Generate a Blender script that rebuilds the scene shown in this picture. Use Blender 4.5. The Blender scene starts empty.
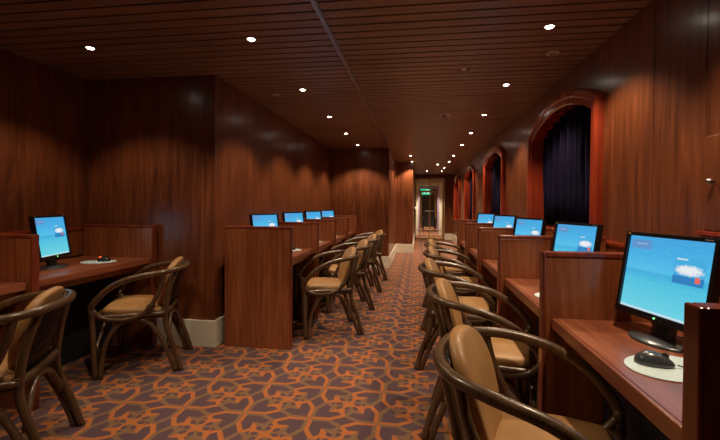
import bpy, bmesh, math, random
from mathutils import Vector, Matrix
random.seed(7)
S = bpy.context.scene
C = S.collection
PI = math.pi

# ------------------------------------------------------------------ node helpers
class NB:
    """tiny expression helper over shader math nodes"""
    def __init__(s, name):
        s.m = bpy.data.materials.new(name); s.m.use_nodes = True
        s.t = s.m.node_tree; s.n = s.t.nodes; s.l = s.t.links
        s.b = s.n['Principled BSDF']
    def put(s, sock, v):
        if isinstance(v, (int, float)): sock.default_value = v
        elif isinstance(v, (tuple, list)):
            sock.default_value = tuple(v) + ((1,) if len(v) == 3 and len(sock.default_value) == 4 else ())
        else: s.l.new(v, sock)
    def math(s, op, a, b=0.0, c=0.0, clamp=False):
        n = s.n.new('ShaderNodeMath'); n.operation = op; n.use_clamp = clamp
        s.put(n.inputs[0], a); s.put(n.inputs[1], b); s.put(n.inputs[2], c)
        return n.outputs[0]
    def mix(s, f, a, b):
        n = s.n.new('ShaderNodeMix'); n.data_type = 'RGBA'
        s.put(n.inputs[0], f); s.put(n.inputs[6], a); s.put(n.inputs[7], b)
        return n.outputs[2]
    def coord(s, kind='Object'):
        n = s.n.new('ShaderNodeTexCoord'); return n.outputs[kind]
    def sep(s, v):
        n = s.n.new('ShaderNodeSeparateXYZ'); s.l.new(v, n.inputs[0]); return n.outputs
    def scale(s, v, sc, loc=(0, 0, 0)):
        n = s.n.new('ShaderNodeMapping'); s.l.new(v, n.inputs[0])
        n.inputs['Scale'].default_value = sc; n.inputs['Location'].default_value = loc
        return n.outputs[0]
    def noise(s, v, sc, det=3, rough=.55, dist=0):
        n = s.n.new('ShaderNodeTexNoise'); s.l.new(v, n.inputs[0])
        n.inputs['Scale'].default_value = sc; n.inputs['Detail'].default_value = det
        n.inputs['Roughness'].default_value = rough; n.inputs['Distortion'].default_value = dist
        return n.outputs[0]
    def ramp(s, f, stops):
        n = s.n.new('ShaderNodeValToRGB'); s.l.new(f, n.inputs[0])
        e = n.color_ramp.elements
        while len(e) < len(stops): e.new(.5)
        for i, (p, c) in enumerate(stops):
            e[i].position = p; e[i].color = tuple(c) + (1,)
        return n.outputs[0]
    def bump(s, h, st=.2, dist=.002):
        n = s.n.new('ShaderNodeBump'); s.l.new(h, n.inputs['Height'])
        n.inputs['Strength'].default_value = st; n.inputs['Distance'].default_value = dist
        s.l.new(n.outputs[0], s.b.inputs['Normal'])
    def fin(s, col=None, rough=.5, metal=0, spec=.5, coat=0):
        if col is not None: s.put(s.b.inputs['Base Color'], col)
        s.put(s.b.inputs['Roughness'], rough); s.b.inputs['Metallic'].default_value = metal
        s.b.inputs['Specular IOR Level'].default_value = spec
        s.b.inputs['Coat Weight'].default_value = coat
        s.b.inputs['Coat Roughness'].default_value = .2
        return s.m

def wood(name, dark, mid, light, axis='z', rough=.33, coat=.25, sc=1.0):
    k = NB(name); v = k.coord()
    f = {'z': (9, 9, .8), 'x': (.8, 9, 9), 'y': (9, .8, 9)}[axis]
    g = {'z': (70, 70, 2.2), 'x': (2.2, 70, 70), 'y': (70, 2.2, 70)}[axis]
    a = k.noise(k.scale(v, tuple(q * sc for q in f)), 1.0, 4, .6, 1.6)
    b = k.noise(k.scale(v, tuple(q * sc for q in g)), 1.0, 2, .6)
    h = k.math('ADD', k.math('MULTIPLY', a, .68), k.math('MULTIPLY', b, .32))
    col = k.ramp(h, [(.34, dark), (.5, mid), (.66, light)])
    k.bump(b, .06, .001)
    return k.fin(col, k.math('ADD', rough - .05, k.math('MULTIPLY', a, .1)), 0, .5, coat)

def plain(name, col, rough=.5, metal=0, coat=0, spec=.5, var=.12, nsc=30):
    k = NB(name); v = k.coord()
    n = k.noise(v, nsc, 3)
    c2 = tuple(min(1, x * (1 + var)) for x in col); c1 = tuple(x * (1 - var) for x in col)
    return k.fin(k.ramp(n, [(.3, c1), (.7, c2)]), rough, metal, spec, coat)

def emit(name, col, st):
    k = NB(name); k.put(k.b.inputs['Emission Color'], col); k.b.inputs['Emission Strength'].default_value = st
    return k.fin(col, .5)

M = {}
M['wall'] = wood('wall_veneer', (.095, .024, .009), (.170, .047, .016), (.260, .078, .025), 'z', .36, .45, 1.3)
M['wall_back'] = plain('groove_black', (.03, .009, .005), .6)
M['desk_v'] = wood('divider_veneer', (.170, .044, .015), (.280, .082, .028), (.390, .130, .045), 'z', .34, .3, 1.6)
M['desk_h'] = wood('worktop_veneer', (.190, .052, .024), (.300, .088, .040), (.400, .130, .060), 'y', .34, .3, 1.3)
M['red_wood'] = wood('polished_red_mahogany', (.22, .026, .011), (.33, .043, .016), (.44, .066, .024), 'z', .22, .5, .8)
M['slat'] = wood('ceiling_slat_wood', (.170, .102, .062), (.245, .152, .092), (.320, .200, .125), 'x', .42, .1, .7)
M['slat_gap'] = plain('ceiling_void', (.006, .004, .004), .9)
M['black_board'] = plain('black_laminate', (.012, .011, .016), .6)
M['skirt'] = plain('cream_paint', (.86, .83, .70), .38, var=.03, nsc=4)
M['rattan'] = wood('varnished_rattan', (.065, .034, .015), (.105, .056, .026), (.155, .088, .042), 'z', .34, .35, 3)
M['binding'] = plain('cane_binding', (.075, .038, .018), .4, nsc=120, var=.4)
M['wicker'] = plain('dark_wicker', (.030, .016, .010), .5, nsc=90, var=.4)
k = NB('tan_leather'); v = k.coord(); n = k.noise(v, 6, 3); n2 = k.noise(v, 220, 2)
k.bump(n2, .12, .0008)
M['leather'] = k.fin(k.ramp(n, [(.3, (.40, .205, .075)), (.7, (.52, .285, .115))]), .42, 0, .45)
M['black'] = plain('black_plastic', (.010, .010, .013), .32, coat=.2)
M['cap_wood'] = wood('divider_cap_wood', (.13, .022, .010), (.21, .038, .016), (.29, .060, .024), 'z', .3, .2, 1)
M['grey'] = plain('dark_grey_plastic', (.055, .065, .075), .28, coat=.5)
M['pad'] = plain('pale_mousepad', (.70, .86, .90), .5, var=.05, nsc=9)  # bluish tint is reflected monitor light, put into the mat's colour
M['steel'] = plain('brushed_metal', (.32, .32, .36), .3, 1.0, nsc=60)
M['lilac'] = plain('lilac_glow_tint', (.42, .30, .62), .45, nsc=3)  # purple neon glow of one portal, put into its base colour
M['brass'] = plain('brass', (.60, .42, .20), .3, 1.0, nsc=40)
M['white'] = plain('off_white_plastic', (.82, .76, .70), .45)
M['ring'] = plain('lamp_ring_metal', (.45, .40, .33), .35, .8)
M['lamp'] = emit('lamp_lens', (1, .90, .74), 26)
M['led_g'] = emit('green_led', (.2, 1, .25), 3.0)
M['led_r'] = emit('red_led', (1, .12, .04), 1.2)
M['tan_wall'] = plain('beige_panel', (.36, .26, .15), .5, nsc=3)
M['green'] = emit('green_sign_face', (.0, .62, .32), 1.1)
M['signwhite'] = emit('sign_white', (.75, 1, .85), 1.6)
M['yellow'] = plain('yellow_mark', (.6, .4, .05), .4)
M['markgrey'] = plain('grey_mark', (.3, .3, .32), .4)
M['glass'] = NB('door_glass').fin((.9, .95, .93), .03)
M['glass'].node_tree.nodes['Principled BSDF'].inputs['Transmission Weight'].default_value = 1
M['glass'].node_tree.nodes['Principled BSDF'].inputs['IOR'].default_value = 1.1
M['chairblack'] = plain('black_upholstery', (.012, .011, .014), .6)
k = NB('navy_curtain'); v = k.coord(); n = k.noise(k.scale(v, (30, 30, 2)), 3, 3)
M['curtain'] = k.fin(k.ramp(n, [(.3, (.007, .005, .022)), (.7, (.014, .011, .040))]), .9, 0, .1)

# carpet: interlaced octagonal star lattice -------------------------------------
def carpet():
    k = NB('star_lattice_carpet'); p = k.sep(k.coord())
    P = .385
    wob = k.math('MULTIPLY', k.math('SUBTRACT', k.noise(k.coord(), 60, 2), .5), .014)
    def cell(c, off):
        q = k.math('MULTIPLY_ADD', c, 1 / P, off)
        q = k.math('ADD', q, wob)
        return k.math('SUBTRACT', k.math('FRACT', k.math('ADD', q, 40.5)), .5)
    u = cell(p[0], .405 / P); w = cell(p[1], -2.385 / P)
    au = k.math('ABSOLUTE', u); aw = k.math('ABSOLUTE', w)
    a = k.math('MAXIMUM', au, aw); b = k.math('MINIMUM', au, aw)
    def seg(x1, y1, x2, y2):
        dx, dy = x2 - x1, y2 - y1; L = dx * dx + dy * dy
        px = k.math('SUBTRACT', a, x1); py = k.math('SUBTRACT', b, y1)
        t = k.math('MULTIPLY', k.math('MULTIPLY_ADD', px, dx, k.math('MULTIPLY', py, dy)), 1 / L, clamp=True)
        ex = k.math('SUBTRACT', px, k.math('MULTIPLY', t, dx)); ey = k.math('SUBTRACT', py, k.math('MULTIPLY', t, dy))
        return k.math('SQRT', k.math('MULTIPLY_ADD', ex, ex, k.math('MULTIPLY', ey, ey)))
    d = [k.math('SUBTRACT', seg(.5, .5, .5, .245), .022),
         seg(.5, .245, .345, .0), seg(.345, 0, .225, .095), seg(.225, .095, .235, .235)]
    m = d[0]
    for q in d[1:]: m = k.math('MINIMUM', m, q)
    line = k.math('LESS_THAN', m, .036)
    # star interior
    inner = k.math('LESS_THAN', k.math('MULTIPLY_ADD', b, -.10, a), .222)
    def ell(cx, cy, rx, ry, rot=0):
        x = k.math('SUBTRACT', a, cx); y = k.math('SUBTRACT', b, cy)
        c_, s_ = math.cos(rot), math.sin(rot)
        X = k.math('MULTIPLY_ADD', x, c_, k.math('MULTIPLY', y, s_)); Y = k.math('MULTIPLY_ADD', x, -s_, k.math('MULTIPLY', y, c_))
        X = k.math('MULTIPLY', X, 1 / rx); Y = k.math('MULTIPLY', Y, 1 / ry)
        return k.math('LESS_THAN', k.math('MULTIPLY_ADD', X, X, k.math('MULTIPLY', Y, Y)), 1)
    petal = k.math('MAXIMUM', ell(.148, 0, .052, .040), ell(.128, .128, .058, .036, PI / 4))
    pin = k.math('GREATER_THAN', k.math('MULTIPLY', k.math('SUBTRACT', au, aw), k.math('MULTIPLY', u, w)), 0)
    nz = k.noise(k.coord(), 260, 3, .75)
    nz2 = k.noise(k.coord(), 3, 2)
    orange = k.ramp(nz, [(.25, (.36, .105, .028)), (.75, (.60, .200, .062))])
    tan = k.ramp(nz, [(.25, (.165, .088, .048)), (.75, (.31, .170, .095))])
    plum = k.ramp(nz, [(.25, (.055, .028, .038)), (.75, (.175, .100, .120))])
    lc = k.mix(pin, orange, tan)
    col = k.mix(line, plum, lc)
    ic = k.mix(k.math('GREATER_THAN', a, .06), orange, lc)
    ic = k.mix(petal, ic, plum)
    col = k.mix(k.math('MULTIPLY', inner, k.math('SUBTRACT', 1.0, line)), col, ic)
    k.bump(nz, .5, .003)
    k.b.inputs['Sheen Weight'].default_value = .1
    return k.fin(col, .92, 0, .15)
M['carpet'] = carpet()

# screen: desktop picture -------------------------------------------------------
def screen(name, st=1.0, pic=True):
    k = NB(name); p = k.sep(k.coord('UV')); u, w = p[0], p[1]
    def box(x0, x1, y0, y1):
        f = k.math('MULTIPLY', k.math('GREATER_THAN', u, x0), k.math('LESS_THAN', u, x1))
        return k.math('MULTIPLY', f, k.math('MULTIPLY', k.math('GREATER_THAN', w, y0), k.math('LESS_THAN', w, y1)))
    base = k.ramp(w, [(0, (.13, .64, .76)), (.40, (.05, .52, .74)), (.52, (.015, .38, .70)), (.55, (.06, .50, .82)), (.75, (.025, .40, .78)), (1, (.02, .33, .72))])
    n = k.noise(k.scale(k.coord('UV'), (6, 22, 1)), 1.5, 3)
    base = k.mix(k.math('MULTIPLY', n, .25), base, (.35, .75, .90))
    col = base
    col = k.mix(k.math('MULTIPLY', box(.03, .30, .83, .955), .55), col, (.16, .22, .50))
    for (x0, x1, y) in ((.10, .24, .90),):
        col = k.mix(k.math('MULTIPLY', box(x0, x1, y - .008, y + .008), .5), col, (.5, .7, .9))
    # picture of a ship in spray, lower right of the wallpaper
    inb = box(.60, .93, .46, .80)
    pc = k.mix(k.math('GREATER_THAN', w, .56), (.03, .22, .52), (.06, .42, .75))
    x = k.math('MULTIPLY', k.math('SUBTRACT', u, .765), 1 / .135); y = k.math('MULTIPLY', k.math('SUBTRACT', w, .635), 1 / .06)
    r = k.math('ADD', k.math('MULTIPLY_ADD', x, x, k.math('MULTIPLY', y, y)), k.math('MULTIPLY', k.math('SUBTRACT', k.noise(k.coord('UV'), 30, 4), .5), 2.2))
    pc = k.mix(k.math('SUBTRACT', 1.5, r, clamp=True), pc, (.82, .86, .88))
    pc = k.mix(box(.84, .89, .50, .57), pc, (.85, .15, .12))
    pc = k.mix(k.math('MULTIPLY', box(.62, .74, .755, .775), .8), pc, (.7, .85, .9))
    if pic: col = k.mix(inb, col, pc)
    col = k.mix(box(0, 1, 0, .028), col, (.55, .75, .85))
    k.put(k.b.inputs['Emission Color'], col); k.b.inputs['Emission Strength'].default_value = st
    return k.fin((.01, .01, .012), .2, 0, .5)
M['screen'] = screen('monitor_desktop_picture', .86)

# ------------------------------------------------------------------ mesh helpers
def box(bm, lo, hi, mi=0):
    x0, y0, z0 = [min(a, b) for a, b in zip(lo, hi)]; x1, y1, z1 = [max(a, b) for a, b in zip(lo, hi)]
    v = [bm.verts.new(c) for c in ((x0, y0, z0), (x1, y0, z0), (x1, y1, z0), (x0, y1, z0), (x0, y0, z1), (x1, y0, z1), (x1, y1, z1), (x0, y1, z1))]
    for f in ((0, 3, 2, 1), (4, 5, 6, 7), (0, 1, 5, 4), (1, 2, 6, 5), (2, 3, 7, 6), (3, 0, 4, 7)):
        bm.faces.new([v[i] for i in f]).material_index = mi
def spline(pts, n=6, closed=False):
    P = [Vector(p) for p in pts]; out = []; N = len(P)
    rng = range(N) if closed else range(N - 1)
    for i in rng:
        p1, p2 = P[i], P[(i + 1) % N]
        p0 = P[i - 1] if (i > 0 or closed) else p1 * 2 - p2
        p3 = P[(i + 2) % N] if (i + 2 < N or closed) else p2 * 2 - p1
        for j in range(n):
            t = j / n
            out.append(.5 * ((2 * p1) + (p2 - p0) * t + (2 * p0 - 5 * p1 + 4 * p2 - p3) * t * t + (3 * p1 - p0 - 3 * p2 + p3) * t ** 3))
    if not closed: out.append(P[-1])
    return out
def tube(bm, pts, r, seg=10, closed=False, cap=True):
    if not callable(r):
        rr = r; r = lambda t: rr
    n = len(pts); rings = []; up = None
    for i, p in enumerate(pts):
        a = pts[i - 1] if (i > 0 or closed) else pts[i]
        b = pts[(i + 1) % n] if (i < n - 1 or closed) else pts[i]
        t = (b - a).normalized()
        if up is None:
            up = Vector((0, 0, 1)) if abs(t.z) < .9 else Vector((1, 0, 0))
        s = t.cross(up).normalized(); up = s.cross(t).normalized()
        R = r(i / max(1, n - 1))
        rings.append([bm.verts.new(p + (s * math.cos(q) + up * math.sin(q)) * R) for q in [2 * PI * j / seg for j in range(seg)]])
    m = n if closed else n - 1
    for i in range(m):
        A, B = rings[i], rings[(i + 1) % n]
        for j in range(seg):
            bm.faces.new((A[j], A[(j + 1) % seg], B[(j + 1) % seg], B[j])).smooth = True
    if not closed and cap:
        bm.faces.new(rings[0][::-1]); bm.faces.new(rings[-1])
def obj(name, bm, mat, parent=None, bevel=0, smooth=False, seg=2):
    bmesh.ops.recalc_face_normals(bm, faces=bm.faces)
    me = bpy.data.meshes.new(name); bm.to_mesh(me); bm.free()
    for m in (mat if isinstance(mat, (list, tuple)) else [mat]): me.materials.append(m)
    if smooth:
        for p in me.polygons: p.use_smooth = True
    o = bpy.data.objects.new(name, me); C.objects.link(o)
    if parent: o.parent = parent
    if bevel:
        b = o.modifiers.new('bevel', 'BEVEL'); b.width = bevel; b.segments = seg; b.limit_method = 'ANGLE'; b.angle_limit = .6
    return o
def tag(o, label, cat, group=None):
    o['label'] = label; o['category'] = cat
    if group: o['group'] = group
    return o
def thing(name, label, cat, loc=(0, 0, 0), rz=0, group=None):
    o = bpy.data.objects.new(name, None); C.objects.link(o); o.empty_display_size = .1
    o.location = loc; o.rotation_euler = (0, 0, rz)
    return tag(o, label, cat, group)
def struct(name, bm, mat, bevel=0, parent=None, smooth=False):
    o = obj(name, bm, mat, parent, bevel, smooth)
    if not parent: o['kind'] = 'structure'
    return o
def dup(root, loc, rz, label, group=None):
    def cp(o, par):
        c = o.copy(); C.objects.link(c)
        if par: c.parent = par
        for ch in [q for q in C.objects if q.parent == o and q is not c]: cp(ch, c)
        return c
    r = cp(root, None); r.location = loc; r.rotation_euler = (0, 0, rz); r['label'] = label
    if group: r['group'] = group
    return r

# ------------------------------------------------------------------ dimensions
ZC = 2.295          # ceiling
XR = 1.20           # right wall
XA, YB, XC = -2.92, 3.165, -1.70   # alcove wall, return wall, corridor wall on the left
YD, XE, YF, XF, YEND = 7.65, -.55, 10.2, -.13, 14.3
Y0 = -1.6
YFAR = 26.0

# floor
bm = bmesh.new(); box(bm, (XA - .1, Y0 - .1, -.05), (XR + .3, YFAR + .1, 0)); struct('floor', bm, M['carpet'])

# ceiling: boards across the room with open joints, real boards under a dark void
bm = bmesh.new()
y = Y0; pitch = .0975
while y < YEND:
    box(bm, (XA, y, ZC), (XR + .02, y + pitch - .017, ZC + .014)); y += pitch
box(bm, (XA, Y0, ZC + .04), (XR + .02, YEND, ZC + .06), 1)
struct('ceiling', bm, [M['slat'], M['slat_gap']])
bm = bmesh.new(); box(bm, (-.575, Y0, ZC - .008), (-.545, YD, ZC - .0002)); box(bm, (-.567, Y0, ZC - .012), (-.553, YD, ZC - .008))
struct('trim_1', bm, M['steel'])

# walls: veneer panels with narrow joints in front of a dark backing
def clad(bm, axis, at, out, a0, a1, z0, z1, seams, t=.016, g=.005, cut=.02):
    """axis 'x': wall plane x=at running along y; out = +1/-1 side facing the room"""
    ed = [a0] + [s for s in sorted(seams) if a0 < s < a1] + [a1]
    for s, e in zip(ed[:-1], ed[1:]):
        s2 = s + (g / 2 if s != a0 else 0); e2 = e - (g / 2 if e != a1 else 0)
        if axis == 'x': box(bm, (at, s2, z0), (at - out * t, e2, z1))
        else: box(bm, (s2, at, z0), (e2, at - out * t, z1))
    lo = a0 + cut; hi = a1 - cut
    if axis == 'x': box(bm, (at - out * t, lo, z0), (at - out * .08, hi, z1), 1)
    else: box(bm, (lo, at - out * t, z0), (hi, at - out * .08, z1), 1)
W = [M['wall'], M['wall_back']]
bm = bmesh.new(); clad(bm, 'x', XA, 1, Y0, YB, 0, ZC, [-.9, -.28, .36, .98, 1.61, 2.24, 2.86]); struct('wall_left', bm, W)
bm = bmesh.new(); clad(bm, 'y', YB, -1, XA, XC, 0, ZC, [-1.785]); struct('wall_alcove', bm, W)
bm = bmesh.new(); clad(bm, 'x', XC, 1, YB + .0165, YD, 0, ZC, [3.30] + [3.96 + .49 * i for i in range(8)]); struct('wall_left_corridor', bm, W)
bm = bmesh.new(); clad(bm, 'y', YD, -1, XC, XE, 0, ZC, [-.62]); struct('wall_left_recess', bm, W)
bm = bmesh.new(); clad(bm, 'x', XE, 1, YD + .0165, YF, 0, ZC, [7.75, 8.7, 9.4]); struct('wall_left_passage', bm, W)
bm = bmesh.new(); clad(bm, 'y', YF, -1, XE, XF, 0, ZC, []); clad(bm, 'x', XF, 1, YF + .0165, YEND, 0, ZC, [11.2, 12.2, 13.2]); struct('wall_left_far', bm, W)
bm = bmesh.new(); clad(bm, 'y', Y0, 1, XA, XR, 0, ZC, [-2, -1, 0]); struct('wall_back', bm, W)

# skirting
def skirt(name, segs):
    bm = bmesh.new()
    for lo, hi in segs:
        box(bm, lo + (0,), hi + (.225,))
        c = .006
        sx = 1 if hi[0] - lo[0] > hi[1] - lo[1] else 0
        box(bm, (lo[0], lo[1], .225), (hi[0], hi[1], .240)) if False else None
    struct(name, bm, M['skirt'], .004)
T = .022
skirt('baseboard_left', [((XA, .2), (XA + T, YB - T))])
skirt('baseboard_alcove', [((XA, YB - T), (XC + T, YB))])
skirt('baseboard_left_corridor', [((XC, YB), (XC + T, YD - T))])
skirt('baseboard_left_recess', [((XC, YD - T), (XE + T, YD))])
skirt('baseboard_left_passage', [((XE, YD), (XE + T, YF - T))])
skirt('baseboard_left_far', [((XE, YF - T), (XF + T, YF)), ((XF, YF), (XF + T, YEND - .02))])
skirt('baseboard_end', [((.93, YEND - T), (XR, YEND))])
skirt('baseboard_right', [((XR - T, 5.55), (XR, YEND - T))])

# right wall with four arched windows -----------------------------------------
WIN = [(2.83, 4.50), (5.80, 7.47), (8.77, 10.44), (11.74, 13.41)]
FW = .115; ZB = 1.03
def arch(y0, y1, zs, zcr, n=20):
    c = (y0 + y1) / 2; hw = (y1 - y0) / 2; h = zcr - zs
    R = (hw * hw + h * h) / (2 * h); cz = zcr - R
    return [(y0 + (y1 - y0) * i / n, cz + math.sqrt(max(0, R * R - (y0 + (y1 - y0) * i / n - c) ** 2))) for i in range(n + 1)]
bm = bmesh.new()
ye = Y0
for i, (a, b) in enumerate(WIN + [(YEND, YEND)]):
    seams = [ye + .5, (ye + a) / 2, a - .42] if i else [-.5, .4, 1.12, 1.885, 2.27]
    clad(bm, 'x', XR, -1, ye, a + (.05 if i < 4 else 0), 0, ZC, seams)
    if i < 4:
        a2, b2 = a + .05, b - .05
        clad(bm, 'x', XR, -1, a2, b2, 0, ZB if i == 0 else .78, [(a + b) / 2])
        pts = arch(a2, b2, 1.90, 2.09)
        for (ya, za), (yb, zb) in zip(pts[:-1], pts[1:]):
            v = [bm.verts.new(q) for q in ((XR, ya, za), (XR, yb, zb), (XR, yb, ZC), (XR, ya, ZC), (XR + .08, ya, za), (XR + .08, yb, zb), (XR + .08, yb, ZC), (XR + .08, ya, ZC))]
            for f in ((0, 1, 2, 3), (7, 6, 5, 4), (0, 4, 5, 1)): bm.faces.new([v[q] for q in f])
        ye = b - .05
struct('wall_right', bm, W)
bm = bmesh.new(); box(bm, (XR + .30, Y0, 0), (XR + .34, YEND, ZC + .06)); struct('wall_right_outer', bm, M['wall_back'])
for i, (a, b) in enumerate(WIN):
    zb = ZB if i == 0 else .78
    # moulded frame: stepped profile extruded round jambs and arch
    def ring(off, zs, zc):
        y0, y1 = a + off, b - off
        return [(y0, zb)] + arch(y0, y1, zs, zc, 24) + [(y1, zb)]
    paths = [(0, 1.965, 2.155, XR - .001), (0, 1.965, 2.155, XR - .035), (.018, 1.955, 2.140, XR - .052), (.060, 1.925, 2.105, XR - .052), (.072, 1.915, 2.092, XR - .040),
             (FW - .012, 1.885, 2.052, XR - .040), (FW, 1.875, 2.040, XR - .028), (FW, 1.875, 2.040, XR + .18)]
    bm = bmesh.new(); rows = []
    for off, zs, zc, x in paths:
        rows.append([bm.verts.new((x, y, z)) for y, z in ring(off, zs, zc)])
    for A, B in zip(rows[:-1], rows[1:]):
        for j in range(len(A) - 1):
            bm.faces.new((A[j], A[j + 1], B[j + 1], B[j]))
    fr = obj('window_%d' % (i + 1), bm, M['red_wood']); fr['kind'] = 'structure'
    bm = bmesh.new(); box(bm, (XR - .07, a - .02, zb - .035), (XR + .20, b + .02, zb)); obj('window_sill', bm, M['red_wood'], fr, .004)
    bm = bmesh.new(); box(bm, (XR + .20, a - .05, zb), (XR + .206, b + .05, 2.2)); obj('window_pane', bm, M['glass'], fr)
    # curtain with deep folds
    bm = bmesh.new(); nx = 180; zs_ = [zb + .01, 1.3, 1.6, 1.9, 2.12]; grid = []
    rnd = random.Random(11 + i); ph = [rnd.uniform(0, 6.28) for _ in range(3)]
    for z in zs_:
        row = []
        for j in range(nx + 1):
            t = j / nx; yy = a + FW - .03 + t * (b - a - 2 * FW + .06)
            s = math.sin(t * 2 * PI * 10 + ph[0] + 1.3 * math.sin(t * 9 + ph[1]))
            x = XR + .105 + .030 * s + .010 * math.sin(t * 61 + ph[2] + z * 2) + .006 * math.sin(z * 7 + t * 20)
            row.append(bm.verts.new((x, yy, z)))
        grid.append(row)
    for A, B in zip(grid[:-1], grid[1:]):
        for j in range(nx): bm.faces.new((A[j], A[j + 1], B[j + 1], B[j])).smooth = True
    cu = obj('curtain', bm, M['curtain'])
    sm = cu.modifiers.new('thick', 'SOLIDIFY'); sm.thickness = .004
    tag(cu, ['dark navy pleated curtain in the nearest and largest-looking arched window', 'dark navy curtain in the second arched window from the camera',
             'dark navy curtain in the third arched window from the camera', 'dark navy curtain in the arched window furthest down the room'][i], 'curtain', 'curtains closed in the arched windows')
# small service hatch near the right edge of the picture
h = thing('wall_hatch', 'dark wooden hatch with a small round knob in the right wall beside the nearest monitor', 'hatch', (XR, 1.67, 1.11))
bm = bmesh.new(); box(bm, (-.012, -.20, .010), (-.001, .20, .40)); obj('door', bm, M['wall'], h, .003)
bm = bmesh.new(); box(bm, (-.022, -.23, -.012), (-.001, .23, .006)); obj('sill', bm, M['red_wood'], h, .003)
bm = bmesh.new(); bmesh.ops.create_uvsphere(bm, u_segments=16, v_segments=10, radius=.013, matrix=Matrix.Translation((-.032, .14, .21)))
tube(bm, [Vector((-.016, .14, .21)), Vector((-.03, .14, .21))], .006); obj('knob', bm, M['steel'], h, 0, True)

# low ledge rails along the desks' back wall (boxed wiring panel with red cap)
def ledge(name, x, s, y0, y1, z=1.0):
    bm = bmesh.new(); box(bm, (x, y0, .76), (x + s * .03, y1, z - .02)); box(bm, (x, y0, z - .02), (x + s * .04, y1, z), 1)
    struct(name, bm, [M['desk_v'], M['red_wood']], .003)
ledge('trim_2', XR, -1, -.2, 5.50, 1.0)
ledge('trim_3', XA, 1, .2, YB - .03, 1.0)
ledge('trim_4', XC, 1, 3.42, 6.85, 1.0)

# end of the room: glazed door, vestibule and passage beyond -------------------
bm = bmesh.new(); clad(bm, 'y', YEND, -1, .92, XR, 0, ZC, []); clad(bm, 'y', YEND, -1, XF, .92, 2.17, ZC, []); struct('wall_end', bm, W)
d = thing('glazed_door', 'narrow glass door with brass frame and push bars at the far end', 'door', (.40, YEND + .03, 0))
d['kind'] = 'structure'; d.name = 'door_1'
for kk in ('label', 'category'): del d[kk]
bm = bmesh.new()
for x0, x1 in ((-.52, -.47), (-.02, .0), (.015, .035), (.46, .51)): box(bm, (x0, 0, 0), (x1, .04, 2.16))
for z0, z1 in ((0, .06), (2.10, 2.165), (1.60, 1.62)): box(bm, (-.52, 0, z0), (.51, .04, z1))
obj('door_frame', bm, M['brass'], d, .003)
bm = bmesh.new()
for z in (.33, .13): tube(bm, [Vector((-.45, -.05, z)), Vector((.44, -.05, z))], .014)
for z in (.33, .13):
    for x in (-.42, .41): tube(bm, [Vector((x, -.05, z)), Vector((x, .0, z))], .010)
obj('push_bar', bm, M['brass'], d)
bm = bmesh.new(); box(bm, (-.47, .016, .06), (.46, .024, 2.10)); obj('glass_panel', bm, M['glass'], d)
# beyond the door
bm = bmesh.new(); box(bm, (-.6, YEND + .1, 0), (-.5, YFAR, ZC)); struct('wall_vestibule_left', bm, M['tan_wall'])
bm = bmesh.new(); box(bm, (1.3, YEND + .1, 0), (1.4, YFAR, ZC)); struct('wall_vestibule_right', bm, M['tan_wall'])
bm = bmesh.new(); box(bm, (-.6, YFAR, 0), (1.4, YFAR + .1, ZC)); struct('wall_vestibule_end', bm, M['wall'])
bm = bmesh.new(); box(bm, (-.6, YEND, ZC), (1.4, YFAR + .1, ZC + .06)); struct('ceiling_vestibule', bm, M['tan_wall'])
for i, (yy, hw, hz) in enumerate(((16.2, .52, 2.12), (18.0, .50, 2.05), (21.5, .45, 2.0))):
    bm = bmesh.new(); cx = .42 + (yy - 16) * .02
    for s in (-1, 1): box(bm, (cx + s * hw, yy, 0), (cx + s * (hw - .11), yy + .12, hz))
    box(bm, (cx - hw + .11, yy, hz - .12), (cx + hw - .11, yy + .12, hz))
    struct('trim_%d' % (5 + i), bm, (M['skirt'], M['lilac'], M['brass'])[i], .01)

def exit_sign(loc, w, label):
    t = thing('exit_sign', label, 'sign', loc)
    bm = bmesh.new(); box(bm, (-w / 2, 0, -w * .27), (w / 2, .04, w * .27)); obj('case', bm, M['green'], t, .004)
    bm = bmesh.new()
    e = w * .5
    # running figure, doorway and arrow
    def q(pts):
        a = [bm.verts.new((x * e, -.002, z * e)) for x, z in pts]; b = [bm.verts.new((x * e, .001, z * e)) for x, z in pts]
        bm.faces.new(a); bm.faces.new(b[::-1])
        for i in range(len(a)): bm.faces.new((a[i], a[i - 1], b[i - 1], b[i]))
    q([(-.10, .30), (-.02, .30), (-.02, .40), (-.10, .40)])
    q([(-.20, -.05), (-.05, -.02), (.02, .24), (-.10, .26)])
    q([(-.20, -.05), (-.08, -.05), (-.28, -.38), (-.38, -.36)])
    q([(-.12, -.06), (-.02, -.04), (.10, -.22), (.02, -.26)])
    q([(.0, .22), (.20, .06), (.16, .02), (-.02, .14)])
    q([(.35, -.42), (.75, -.42), (.75, .42), (.35, .42)])
    q([(-.85, .0), (-.55, .2), (-.55, -.2)])
    obj('pictogram', bm, M['signwhite'], t)
    bm = bmesh.new(); tube(bm, [Vector((0, .02, w * .27)), Vector((0, .02, ZC - loc[2] - .001))], .008); obj('hanger', bm, M['steel'], t)
    return t
exit_sign((.43, 23.5, 1.98), .60, 'green running-man exit sign hanging far beyond the glass door')

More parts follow.
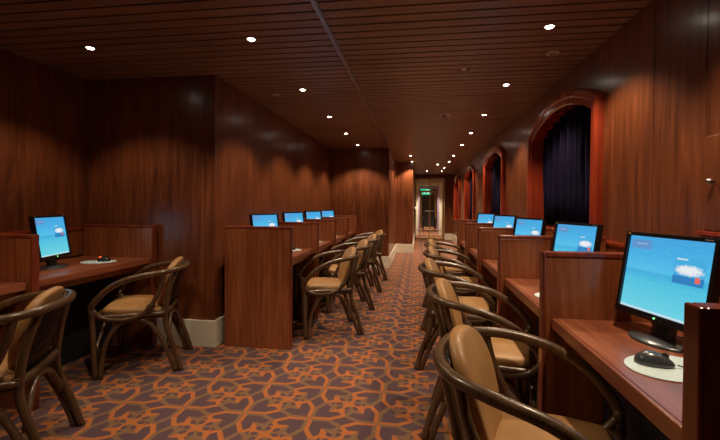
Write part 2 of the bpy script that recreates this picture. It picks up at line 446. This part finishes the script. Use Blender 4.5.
t = thing('black_armchair', 'black armchair standing in the passage beyond the glass door', 'chair', (.52, 19.3, 0), PI)
bm = bmesh.new(); box(bm, (-.24, -.25, .20), (.24, .22, .44)); obj('seat', bm, M['chairblack'], t, .04, seg=3)
bm = bmesh.new(); box(bm, (-.26, .18, .20), (.26, .30, .95)); obj('backrest', bm, M['chairblack'], t, .05, seg=3)
for s in (-1, 1):
    bm = bmesh.new(); box(bm, (s * .24, -.25, .12), (s * .33, .28, .62)); obj('armrest', bm, M['chairblack'], t, .03, seg=3)
    for yy in (-.2, .22):
        bm = bmesh.new(); tube(bm, [Vector((s * .25, yy, 0)), Vector((s * .25, yy, .21))], .02); obj('leg', bm, M['brass'], t)
# wall-mounted round fitting beside the door
t = thing('wall_clock', 'round white-faced fitting on the wood wall just left of the glass door', 'wall fitting', (XF + .001, 13.3, 1.08), 0)
bm = bmesh.new(); bmesh.ops.create_cone(bm, cap_ends=True, segments=32, radius1=.11, radius2=.10, depth=.04, matrix=Matrix.Translation((.02, 0, 0)) @ Matrix.Rotation(PI / 2, 4, 'Y')); obj('rim', bm, M['black'], t)
bm = bmesh.new(); bmesh.ops.create_cone(bm, cap_ends=True, segments=32, radius1=.09, radius2=.08, depth=.03, matrix=Matrix.Translation((.050, 0, 0)) @ Matrix.Rotation(PI / 2, 4, 'Y')); obj('face', bm, M['white'], t)
t.name = 'round_wall_fitting'

# ------------------------------------------------------------------ dividers and worktops
DT = .05; DZ = 1.025
def divider(xe, xw, y, label, group):
    """xe = aisle end, xw = wall end, y = far face"""
    t = thing('divider', label, 'divider', ((xe + xw) / 2, y - DT / 2, 0), 0, group)
    hw = abs(xw - xe) / 2 - .002; s = 1 if xe > xw else -1
    bm = bmesh.new(); box(bm, (-hw, -DT / 2 + .003, 0), (hw, DT / 2 - .003, DZ - .022)); obj('panel', bm, M['desk_v'], t, .003)
    bm = bmesh.new(); box(bm, (-hw, -DT / 2, DZ - .022), (hw, DT / 2, DZ)); obj('cap', bm, M['cap_wood'], t, .005)
    bm = bmesh.new(); box(bm, (s * (hw - .001), -DT / 2, 0), (s * (hw + .012), DT / 2, DZ)); obj('end_strip', bm, M['cap_wood'], t, .005)
    return t
def worktop(xf, xw, y0, y1, label, group, rec=.20):
    s = 1 if xw > xf else -1
    t = thing('desk', label, 'desk', (xf, (y0 + y1) / 2, 0), 0, group); hl = (y1 - y0) / 2 - .001; w = abs(xw - xf) - .001
    bm = bmesh.new(); box(bm, (s * .014, -hl, .715), (s * w, hl, .75)); obj('worktop', bm, M['desk_h'], t)
    bm = bmesh.new(); box(bm, (0, -hl, .705), (s * .014, hl, .75)); obj('edge_strip', bm, M['desk_h'], t, .004)
    bm = bmesh.new(); box(bm, (s * .05, -hl, .655), (s * .07, hl, .715)); obj('apron', bm, M['desk_v'], t, .002)
    bm = bmesh.new(); box(bm, (s * rec, -hl, 0), (s * (rec + .02), hl, .654)); mp = obj('modesty_board', bm, M['black_board'], None, .002)
    mp.location = t.location; tag(mp, 'black board ' + label.replace('reddish wooden desktop', 'below the desktop').replace('wooden desktop', 'below the desktop').replace(', behind the large dark end divider', ' to the camera').replace(' at the left edge of the picture', ' at the left picture edge'), 'board', group.replace('desktops', 'black boards under the desktops'))
    return t
PR = [.89 + .915 * i for i in range(6)]
ordn = ['nearest, cut by the right picture edge', 'beside the nearest large monitor', 'third from the camera', 'fourth from the camera', 'fifth from the camera', 'at the far end of the row']
for i, y in enumerate(PR):
    divider(.528 if i else .541, XR - .042, y, 'reddish wooden desk divider in the right-hand row, ' + ordn[i], 'dividers between the right-hand desks')
for i in range(5):
    worktop(.555, XR - .031, PR[i], PR[i + 1] - DT, 'reddish wooden desktop in the right-hand row, ' + ['under the nearest large monitor', 'second from the camera', 'third from the camera', 'fourth from the camera', 'furthest from the camera'][i], 'desktops of the right-hand row')

PL = [3.245 + .905 * i for i in range(5)]
for i, y in enumerate(PL):
    divider(-1.048, XC + .075, y, 'wooden desk divider in the middle left row, ' + ['large dark one at its near end', 'second from the near end', 'third from the near end', 'fourth from the near end', 'at its far end'][i], 'dividers between the middle left desks')
for i in range(4):
    worktop(-1.075, XC + .031, PL[i], PL[i + 1] - DT, 'wooden desktop in the middle left row, ' + ['nearest, behind the large dark end divider', 'second from the near end', 'third from the near end', 'furthest from the camera'][i], 'desktops of the middle left row')
divider(-2.215, XA + .042, 2.06, 'wooden desk divider at the left edge of the picture, behind the nearest left chair', 'dividers in the left alcove')
divider(-2.225, XA + .042, YB - .025, 'wooden desk divider standing against the alcove return wall', 'dividers in the left alcove')
divider(-2.18, XA + .042, .95, 'wooden desk divider out at the near end of the left alcove', 'dividers in the left alcove')
worktop(-2.235, XA + .031, 2.06, YB - .025 - DT, 'wooden desktop holding the leftmost monitor in the alcove', 'desktops in the left alcove', .36)
worktop(-2.235, XA + .031, .95, 2.06 - DT, 'wooden desktop at the left edge of the picture, at the nearest left chair', 'desktops in the left alcove', .36)

# ------------------------------------------------------------------ monitor, mouse, mat
def grille(bm): pass
def make_monitor(label, group):
    """origin on the desk below the panel's bottom centre, screen faces local -y"""
    t = thing('monitor', label, 'monitor', (0, 0, .75), 0, group)
    w, h, z0, tl = .36, .305, .070, .16
    R = Matrix.Translation((0, 0, z0)) @ Matrix.Rotation(-tl, 4, 'X')
    bm = bmesh.new(); b = .014
    box(bm, (-w / 2, 0, 0), (-w / 2 + b, .03, h)); box(bm, (w / 2 - b, 0, 0), (w / 2, .03, h))
    box(bm, (-w / 2 + b, 0, h - b), (w / 2 - b, .03, h)); box(bm, (-w / 2 + b, 0, 0), (w / 2 - b, .03, .024))
    box(bm, (-w / 2 + b, .012, .024), (w / 2 - b, .03, h - b))
    bm.transform(R); obj('bezel', bm, M['black'], t, .002)
    bm = bmesh.new(); box(bm, (-w / 2 + .03, .03, .03), (w / 2 - .03, .055, h - .03)); bm.transform(R); hs = obj('back_housing', bm, M['black'], t, .012, seg=3)
    bm = bmesh.new()
    c = [(-w / 2 + b, .010, .024), (w / 2 - b, .010, .024), (w / 2 - b, .010, h - b), (-w / 2 + b, .010, h - b)]
    v = [bm.verts.new(R @ Vector(q)) for q in c]; f = bm.faces.new(v)
    uv = bm.loops.layers.uv.new('uv')
    for lp, q in zip(f.loops, ((0, 0), (1, 0), (1, 1), (0, 1))): lp[uv].uv = q
    v2 = [bm.verts.new(R @ (Vector(q) + Vector((0, .0019, 0)))) for q in c]; bm.faces.new(v2[::-1])
    me = bpy.data.meshes.new('screen'); bm.to_mesh(me); bm.free(); me.materials.append(M['screen'])
    o = bpy.data.objects.new('screen', me); C.objects.link(o); o.parent = t; o['label'] = 'glowing blue screen with sea wallpaper'
    bm = bmesh.new()
    bmesh.ops.create_uvsphere(bm, u_segments=10, v_segments=6, radius=.0028, matrix=R @ Matrix.Translation((0, -.001, .012))); obj('power_light', bm, M['led_g'], t)
    bm = bmesh.new()
    bm.free()
    for i in (-3, -2, -1, 1, 2):
        bm = bmesh.new(); box(bm, (i * .014 - .003, -.0015, .010), (i * .014 + .003, 0, .013)); bm.transform(R); obj('button', bm, M['grey'], t)
    bm = bmesh.new()
    for i in range(3): box(bm, (-w / 2 + .010 + i * .0045, -.0012, h - .010), (-w / 2 + .0135 + i * .0045, 0, h - .005))
    bm.transform(R); obj('badge', bm, M['yellow'], t)
    bm = bmesh.new(); box(bm, (w / 2 - .045, -.001, h - .009), (w / 2 - .018, 0, h - .006)); bm.transform(R); obj('model_mark', bm, M['markgrey'], t)
    bm = bmesh.new()
    tube(bm, spline([(0, .035, .012), (0, .045, .06), (0, .060, .16)], 5), .028, 12); bmesh.ops.scale(bm, vec=(1.5, 1, 1), verts=bm.verts); obj('stand_neck', bm, M['black'], t, 0, False)
    bm = bmesh.new(); rings = []
    for r_, z_ in ((.0, 0), (1.0, 0), (1.0, .005), (.93, .010), (.55, .017), (.25, .022), (0, .023)):
        rings.append([bm.verts.new((.115 * r_ * math.cos(q), .035 + .085 * r_ * math.sin(q), z_)) for q in [2 * PI * j / 40 for j in range(40)]] if r_ else [bm.verts.new((0, .035, z_))])
    for A, B in zip(rings[:-1], rings[1:]):
        for j in range(40):
            if len(A) == 1: bm.faces.new((A[0], B[(j + 1) % 40], B[j])).smooth = False
            elif len(B) == 1: bm.faces.new((A[j], A[(j + 1) % 40], B[0])).smooth = True
            else: bm.faces.new((A[j], A[(j + 1) % 40], B[(j + 1) % 40], B[j])).smooth = True
    obj('stand_base', bm, M['grey'], t)
    bm = bmesh.new(); tube(bm, spline([(-.06, .055, .12), (-.085, .07, .06), (-.07, .09, .012), (0, .14, .006), (.05, .17, .006)], 6), .0035, 8); obj('cable', bm, M['black'], t)
    return t
def make_mouse(label, group, red=False):
    t = thing('computer_mouse', label, 'computer mouse', (0, 0, .753), 0, group)
    bm = bmesh.new(); bmesh.ops.create_uvsphere(bm, u_segments=28, v_segments=18, radius=1)
    for v in bm.verts:
        x, y, z = v.co
        wid = .031 * (1 - .10 * y)
        v.co = (x * wid, y * .050, max(0, z) * (.034 - .010 * y * (1 if y > 0 else .4)) + (0.004 if z >= 0 else .004 + max(z, -.3) * .012))
    obj('shell', bm, M['grey' if not red else 'black'], t, 0, True)
    bm = bmesh.new(); tube(bm, [Vector((-.003, .026, .029)), Vector((.003, .026, .029))], .009, 16); obj('wheel', bm, M['black' if not red else 'led_r'], t)
    bm = bmesh.new(); tube(bm, spline([(0, .055, .008), (.01, .09, .004), (.03, .13, .003), (.02, .17, .003)], 6), .002, 6); obj('cable', bm, M['black'], t)
    return t
def make_mat(label, group):
    bm = bmesh.new(); bmesh.ops.create_cone(bm, cap_ends=True, segments=48, radius1=1, radius2=1, depth=.003, matrix=Matrix.Translation((0, 0, .0016)))
    for v in bm.verts: v.co.x *= .125; v.co.y *= .10
    return tag(obj('mouse_mat', bm, M['pad']), label, 'mouse mat', group)

mon0 = make_monitor('largest black monitor, nearest on the right-hand desks', 'monitors on the right-hand row')
mou0 = make_mouse('dark grey mouse on the pale oval mat below the nearest right monitor', 'mice on the right-hand row')
mat0 = make_mat('pale oval mouse mat below the nearest right monitor', 'mouse mats on the right-hand row')
mouL = make_mouse('black mouse with a red light beside the leftmost monitor in the alcove', 'mice on the left desks', True)
# place: yaw such that local -y faces the given heading angle
def face(a): return a + PI / 2
def rightset(i, x, y, a, first=False):
    nm = ['nearest', 'second', 'third', 'fourth', 'fifth and furthest'][i]
    global mon0, mou0, mat0
    if i == 0: mon0.location = (x, y, .75); mon0.rotation_euler.z = face(a)
    else: dup(mon0, (x, y, .75), face(a), 'black monitor with a blue screen, %s in the right-hand row from the camera' % nm)
    mx, my = (.690, 1.28 + .915 * i)
    if i == 0:
        mou0.location = (mx, my, .7535); mou0.rotation_euler.z = -PI / 2 - .35
        mat0.location = (mx + .035, my - .015, .7502); mat0.rotation_euler.z = .4
    elif i < 4:
        dup(mou0, (mx, my, .7535), -PI / 2 - .35 + .1 * i, 'dark grey mouse on the %s desk of the right-hand row' % nm)
        dup(mat0, (mx + .035, my - .015, .7502), .4 - .1 * i, 'pale oval mouse mat on the %s desk of the right-hand row' % nm)
RY = [(.804, 1.50, 3.40), (.845, 2.42, 3.44), (.825, 3.31, 3.50), (.825, 4.22, 3.56), (.795, 5.12, 3.60)]
for i, (x, y, a) in enumerate(RY): rightset(i, x, y, a)
# left monitors
dup(mon0, (-2.53, 2.50, .75), face(.28), 'leftmost black monitor, standing alone on the alcove desk', 'monitors on the left desks')
mouL.location = (-2.45, 2.83, .7535); mouL.rotation_euler.z = PI / 2 + .25
dup(mat0, (-2.47, 2.80, .7502), .3, 'pale oval mouse mat beside the leftmost monitor in the alcove', 'mouse mats on the left desks')
for i in range(4):
    nm = ['nearest', 'second', 'third', 'furthest'][i]
    dup(mon0, (-1.42, 3.68 + .905 * i, .75), face(-.40), 'small-looking blue monitor over the dividers of the middle left row, %s' % nm, 'monitors on the left desks')
    dup(mouL, (-1.27, 3.90 + .905 * i, .7535), PI / 2, 'black mouse with a red light in the middle left row, on its %s desk' % nm, 'mice on the left desks')
    dup(mat0, (-1.28, 3.89 + .905 * i, .7502), 0, 'pale oval mouse mat in the middle left row, on its %s desk' % nm, 'mouse mats on the left desks')

# ------------------------------------------------------------------ rattan armchair (faces local +x, left +y)
def make_chair(label, group):
    t = thing('rattan_armchair', label, 'chair', (0, 0, 0), 0, group)
    half0 = [(.245, .275, .50), (.212, .282, .565), (.134, .288, .655), (.02, .290, .720), (-.107, .275, .755), (-.205, .225, .772), (-.262, .125, .785)]
    half = [(x * (1.12 if x < 0 else 1), y * 1.03, z - .045 * i / 7 - .014 * min(1, i / 2)) for i, (x, y, z) in enumerate(half0)]
    pts = half + [(-.311, 0, .731)] + [(x, -y, z) for x, y, z in half[::-1]]
    bm = bmesh.new(); tube(bm, spline(pts, 6), .0195, 12)
    obj('arm_hoop', bm, M['rattan'], t)
    for s in (1, -1):
        bm = bmesh.new(); tube(bm, spline([(.225, s * .262, 0), (.235, s * .268, .20), (.243, s * .273, .40), (.245, s * .281, .505)], 5), .019, 12); obj('leg', bm, M['rattan'], t)
        bm = bmesh.new(); tube(bm, spline([(-.310, s * .215, 0), (-.270, s * .205, .14), (-.215, s * .195, .30), (-.200, s * .195, .40), (-.222, s * .195, .57), (-.270, s * .165, .735)], 6), .019, 12); obj('leg', bm, M['rattan'], t)
        # arch between front and rear leg
        bm = bmesh.new(); tube(bm, spline([(.195, s * .255, .0), (.190, s * .25, .12), (.160, s * .245, .26), (.090, s * .24, .365), (.0, s * .235, .395), (-.10, s * .23, .360), (-.180, s * .222, .24), (-.232, s * .222, .12), (-.275, s * .222, .0)], 6), .0165, 10); obj('arch_brace', bm, M['rattan'], t)
        # support loop sweeping from front leg under the seat side up to the back of the hoop
        bm = bmesh.new(); tube(bm, spline([(.238, s * .272, .475), (.190, s * .262, .425), (.09, s * .258, .402), (-.02, s * .255, .412), (-.095, s * .252, .460), (-.145, s * .250, .535), (-.185, s * .255, .63), (-.205, s * .250, .718)], 6), .0160, 10); obj('arm_support', bm, M['rattan'], t)
        for c, dr in (((.243, s * .273, .42), (0, 0, 1)), ((-.197, s * .197, .40), (0, 0, 1)), ((-.100, s * .252, .466), (-.7, 0, .7))):
            c = Vector(c); dr = Vector(dr).normalized()
            bm = bmesh.new(); L_ = [c + dr * (q * .0022) for q in range(22)]
            tube(bm, L_, lambda u: .0215 + .0016 * abs(math.sin(u * PI * 7)), 12)
            obj('cane_binding', bm, M['binding'], t)
    # cross rails
    for x, y_, z in ((.225, .262, .20), (-.225, .205, .20)):
        bm = bmesh.new(); tube(bm, spline([(x, -y_, z), (x * .94, -y_ * .5, z + .15), (x * .92, 0, z + .185), (x * .94, y_ * .5, z + .15), (x, y_, z)], 6), .014, 10); obj('arch_brace', bm, M['rattan'], t)
    # seat frame ring
    out = [(.235, .20), (.225, .245), (.05, .25), (-.15, .225), (-.20, .19), (-.21, 0), (-.20, -.19), (-.15, -.225), (.05, -.25), (.225, -.245), (.235, -.20), (.245, 0)]
    bm = bmesh.new(); tube(bm, spline([(x, y, .425) for x, y in out], 4, True), .017, 10, True); 
    tube(bm, spline([(x * .97, y * .97, .398) for x, y in out], 4, True), .010, 8, True); obj('seat_frame', bm, M['rattan'], t)
    # cushions
    def cushion(name, outline, th, mapf, puff):
        o = spline([(x, y, 0) for x, y in outline], 5, True); n = len(o)
        cx = sum(p.x for p in o) / n; cy = sum(p.y for p in o) / n
        prof = [(1, 0), (1.0, .0)]
        lay = []
        K = 7
        for i in range(K + 1):
            q = -PI / 2 + PI * i / K
            lay.append((math.cos(q), math.sin(q)))
        bm = bmesh.new(); rings = []
        def P(x, y, z): return bm.verts.new(mapf(x, y, z))
        def ring(sc, z): return [P(cx + (p.x - cx) * sc, cy + (p.y - cy) * sc, z) for p in o]
        R_ = []
        for sc in (.35, .65, .85): R_.append(ring(sc, -th / 2 - puff * (1 - sc * sc) * .3))
        for c_, s_ in lay: R_.append(ring(.93 + .07 * c_, th / 2 * s_))
        for sc in (.85, .65, .35): R_.append(ring(sc, th / 2 + puff * (1 - sc * sc)))
        a = P(cx, cy, -th / 2 - puff * .3); b = P(cx, cy, th / 2 + puff)
        for A, B in zip(R_[:-1], R_[1:]):
            for j in range(n): bm.faces.new((A[j], A[(j + 1) % n], B[(j + 1) % n], B[j]))
        for j in range(n):
            bm.faces.new((a, R_[0][(j + 1) % n], R_[0][j])); bm.faces.new((b, R_[-1][j], R_[-1][(j + 1) % n]))
        return obj(name, bm, M['leather'], t, 0, True)
    so = [(.205, .17), (.180, .215), (.05, .232), (-.12, .210), (-.17, .165), (-.175, 0), (-.17, -.165), (-.12, -.210), (.05, -.232), (.180, -.215), (.205, -.17), (.215, 0)]
    cushion('seat_cushion', so, .052, lambda x, y, z: Vector((x, y, .442 + z + .010 * x / .25)), .012)
    # back: outline in (y, height) space
    bo = [(0, .798), (.092, .786), (.152, .738), (.175, .665), (.168, .57), (.135, .475), (.08, .437), (0, .430)]
    bo = bo + [(-x, z) for x, z in bo[-2:0:-1]]
    def bmap(x, y, z):
        # x lateral, y height, z thickness towards the sitter
        base = -.143 - .108 * (y - .435) / .36
        return Vector((base - .010 + z + .55 * x * x * 1.6, x, y))
    cushion('backrest_cushion', bo, .048, bmap, .012)
    # woven wicker splat behind the cushion
    bm = bmesh.new()
    def bp(u, h): # u -1..1, h 0..1
        hw = .105 + .035 * math.sin(h * PI * .5)
        z = .41 + h * .33
        return Vector((-.178 - .098 * h + .9 * (u * hw) ** 2 - .006 , u * hw, z))
    for k_ in range(-6, 13):
        for sg in (1, -1):
            pl = []
            for i in range(15):
                hh = i / 14; u = sg * (-1 + (k_ / 6.0) + hh * 1.3 - .3)
                if -1 <= u <= 1: pl.append(bp(u, hh) + Vector((.003 * sg * math.sin(i * 2.2), 0, 0)))
            if len(pl) > 2: tube(bm, pl, .0055, 5)
    for sg in (1, -1): tube(bm, [bp(sg, i / 12) for i in range(13)], .009, 8)
    obj('wicker_splat', bm, M['wicker'], t)
    return t
G1 = 'rattan armchairs along the right-hand desks'; G2 = 'rattan armchairs in the left alcove'; G3 = 'rattan armchairs along the middle left desks'
AR = math.radians
ch = make_chair('foreground rattan armchair, nearest in the right-hand row, cut by the bottom edge', G1)
ch.location = (.388, 1.31, 0); ch.rotation_euler.z = AR(-17)
for x, y, a, l in ((.382, 2.26, -9, 'second'), (.335, 3.15, -8, 'third'), (.385, 4.09, -8, 'fourth'), (.410, 5.00, -8, 'fifth and furthest')):
    dup(ch, (x, y, 0), AR(a), 'rattan armchair with tan cushions in the right-hand row, %s from the camera' % l, G1)
dup(ch, (-2.065, 2.765, 0), AR(202), 'rattan armchair at the alcove desk with the leftmost monitor, in front of white skirting', G2)
dup(ch, (-1.99, 1.60, 0), AR(206), 'rattan armchair seen from behind with dark woven back, cut by the left edge', G2)
for i, (x, y, l) in enumerate(((-.870, 3.79, 'nearest, beside the large end divider'), (-.865, 4.68, 'second from the near end'), (-.86, 5.60, 'third from the near end'), (-.85, 6.52, 'furthest from the camera'))):
    dup(ch, (x, y, 0), AR(201), 'rattan armchair in the middle left row, ' + l, G3)

# ------------------------------------------------------------------ ceiling fittings
def make_light(label):
    t = thing('downlight', label, 'ceiling light', (0, 0, ZC), 0, 'recessed ceiling downlights')
    bm = bmesh.new(); rings = []
    for r_, z in ((.036, -.001), (.036, -.006), (.030, -.008), (.024, -.006), (.024, .010)):
        rings.append([bm.verts.new((r_ * math.cos(q), r_ * math.sin(q), z)) for q in [2 * PI * j / 24 for j in range(24)]])
    for A, B in zip(rings[:-1], rings[1:]):
        for j in range(24): bm.faces.new((A[j], A[(j + 1) % 24], B[(j + 1) % 24], B[j])).smooth = True
    obj('ring', bm, M['ring'], t)
    bm = bmesh.new(); bmesh.ops.create_cone(bm, cap_ends=True, segments=24, radius1=.020, radius2=.0235, depth=.006, matrix=Matrix.Translation((0, 0, -.006))); obj('lens', bm, M['lamp'], t)
    L = bpy.data.lights.new('downlight_beam', 'SPOT'); L.energy = 48; L.color = (1, .78, .53); L.spot_size = AR(112); L.spot_blend = .45; L.shadow_soft_size = .022
    o = bpy.data.objects.new('downlight_beam', L); C.objects.link(o); o.parent = t; o.location = (0, 0, -.014)
    return t
def power(o, e, col=None):
    b = [c for c in C.objects if c.parent == o and c.type == 'LIGHT'][0]
    key = 'beam_%g' % e
    d = bpy.data.lights.get(key) or b.data.copy()
    d.name = key; d.energy = e; b.data = d
LL = [(-1.09, 1.30), (-1.09, 2.50), (-1.085, 3.66), (-1.085, 4.82), (-1.09, 5.98), (-1.09, 7.16)]
LR = [(.77, 1.36), (.77, 2.55), (.765, 3.72), (.765, 4.92), (.765, 6.12), (.765, 7.32), (.75, 8.86), (.745, 10.06), (.735, 11.72), (.73, 12.90)]
LM = [(.50, 10.70), (.27, 12.84), (-.18 + .02, 9.98), (-.165, 8.80)]
first = make_light('downlight in the ceiling directly above the left aisle, out past the top edge')
first.location = (-1.09, 1.30, ZC)
od = ['first', 'second', 'third', 'fourth', 'fifth', 'sixth', 'seventh', 'eighth', 'ninth', 'tenth']
for i, (x, y) in enumerate(LL[1:]): power(dup(first, (x, y, ZC), 0, 'small bright recessed downlight over the left side of the aisle, %s counting from the camera' % od[i]), [40, 46, 52, 58, 62][i])
for i, (x, y) in enumerate(LR): power(dup(first, (x, y, ZC), 0, 'small bright recessed downlight above the right-hand desks, %s counting from the camera' % od[i]), [62, 56, 54, 54, 54, 58, 66, 60, 60, 60][i])
for i, (x, y) in enumerate(LM): power(dup(first, (x, y, ZC), 0, ['recessed downlight above the far aisle, right of its middle', 'recessed downlight nearest the glass end door, mid ceiling', 'recessed downlight beside the far white-skirted wall corner, the further of two', 'recessed downlight beside the far white-skirted wall corner, the nearer of two'][i]), 72)
for i, (x, y) in enumerate([(-2.27, 2.50), (-2.27, 1.30)]): power(dup(first, (x, y, ZC), 0, ['recessed downlight alone above the left alcove', 'recessed downlight above the alcove, out past the left edge'][i]), [24, 20][i])
for i, y in enumerate((15.2, 17.2, 20, 22.5)): power(dup(first, (.4, y, ZC), 0, 'added downlight in the passage beyond the glass door, %s from the door' % od[i]), 230)  # unseen lamps added to brighten the passage behind the door
power(first, 46)

t = thing('smoke_detector', 'round smoke detector disc on the slatted ceiling, mid aisle', 'smoke detector', (.30, 4.85, ZC))
bm = bmesh.new(); bmesh.ops.create_cone(bm, cap_ends=True, segments=32, radius1=.062, radius2=.075, depth=.020, matrix=Matrix.Translation((0, 0, -.0105))); obj('base', bm, M['white'], t, .003)
bm = bmesh.new(); bmesh.ops.create_cone(bm, cap_ends=True, segments=32, radius1=.026, radius2=.034, depth=.018, matrix=Matrix.Translation((0, 0, -.0295))); obj('sensor', bm, M['grey'], t, .003)
def disc(x, y, label, r=.045):
    t = thing('ceiling_speaker', label, 'ceiling fitting', (x, y, ZC))
    bm = bmesh.new(); bmesh.ops.create_cone(bm, cap_ends=True, segments=32, radius1=r * .9, radius2=r, depth=.008, matrix=Matrix.Translation((0, 0, -.005))); obj('cover', bm, M['white'], t)
    bm = bmesh.new(); bmesh.ops.create_cone(bm, cap_ends=True, segments=24, radius1=r * .6, radius2=r * .62, depth=.004, matrix=Matrix.Translation((0, 0, -.011))); obj('centre', bm, M['ring'], t)
disc(.93, 3.0, 'flat pale oval-looking cover in the ceiling right of the large downlight')
disc(-1.40, 3.80, 'flat pale cover in the left part of the ceiling', .035)
def sprinkler(x, y, label):
    t = thing('sprinkler', label, 'sprinkler', (x, y, ZC))
    bm = bmesh.new()
    for s in (-1, 1):
        tube(bm, spline([(s * .035, 0, -.001), (s * .035, 0, -.016), (s * .020, 0, -.026)], 4), .006, 8)
    obj('nozzle', bm, M['ring'], t)
    bm = bmesh.new(); bmesh.ops.create_cone(bm, cap_ends=True, segments=20, radius1=.012, radius2=.018, depth=.006, matrix=Matrix.Translation((0, 0, -.0035))); obj('rose', bm, M['white'], t)
sprinkler(.35, 3.27, 'small two-pronged fitting on the slatted ceiling, nearest the camera')
sprinkler(.11, 6.35, 'tiny ceiling fitting further along the middle of the aisle')

# ------------------------------------------------------------------ world, camera, view
wd = bpy.data.worlds.new('world'); S.world = wd; wd.use_nodes = True
wd.node_tree.nodes['Background'].inputs[0].default_value = (.02, .02, .03, 1); wd.node_tree.nodes['Background'].inputs[1].default_value = .3

f_ = 400.0; yaw = math.atan(58 / f_); pit = 5.4 / f_; roll = .008
cam = bpy.data.cameras.new('camera'); cam.sensor_width = 36; cam.lens = 36 * f_ / 720; cam.shift_y = -10 / 720; cam.clip_start = .02; cam.clip_end = 60
co = bpy.data.objects.new('camera', cam); C.objects.link(co)
fw = Vector((-math.sin(yaw) * math.cos(pit), math.cos(yaw) * math.cos(pit), -math.sin(pit)))
r0 = Vector((math.cos(yaw), math.sin(yaw), 0)); u0 = r0.cross(fw)
r = r0 * math.cos(roll) + u0 * math.sin(roll); u = -r0 * math.sin(roll) + u0 * math.cos(roll)
mt = Matrix((r, u, -fw)).transposed().to_4x4(); mt.translation = (0, 0, 1.215); co.matrix_world = mt
S.camera = co
S.view_settings.view_transform = 'Standard'; S.view_settings.look = 'None'; S.view_settings.gamma = 1; S.view_settings.exposure = .18; S.view_settings.use_curve_mapping = False
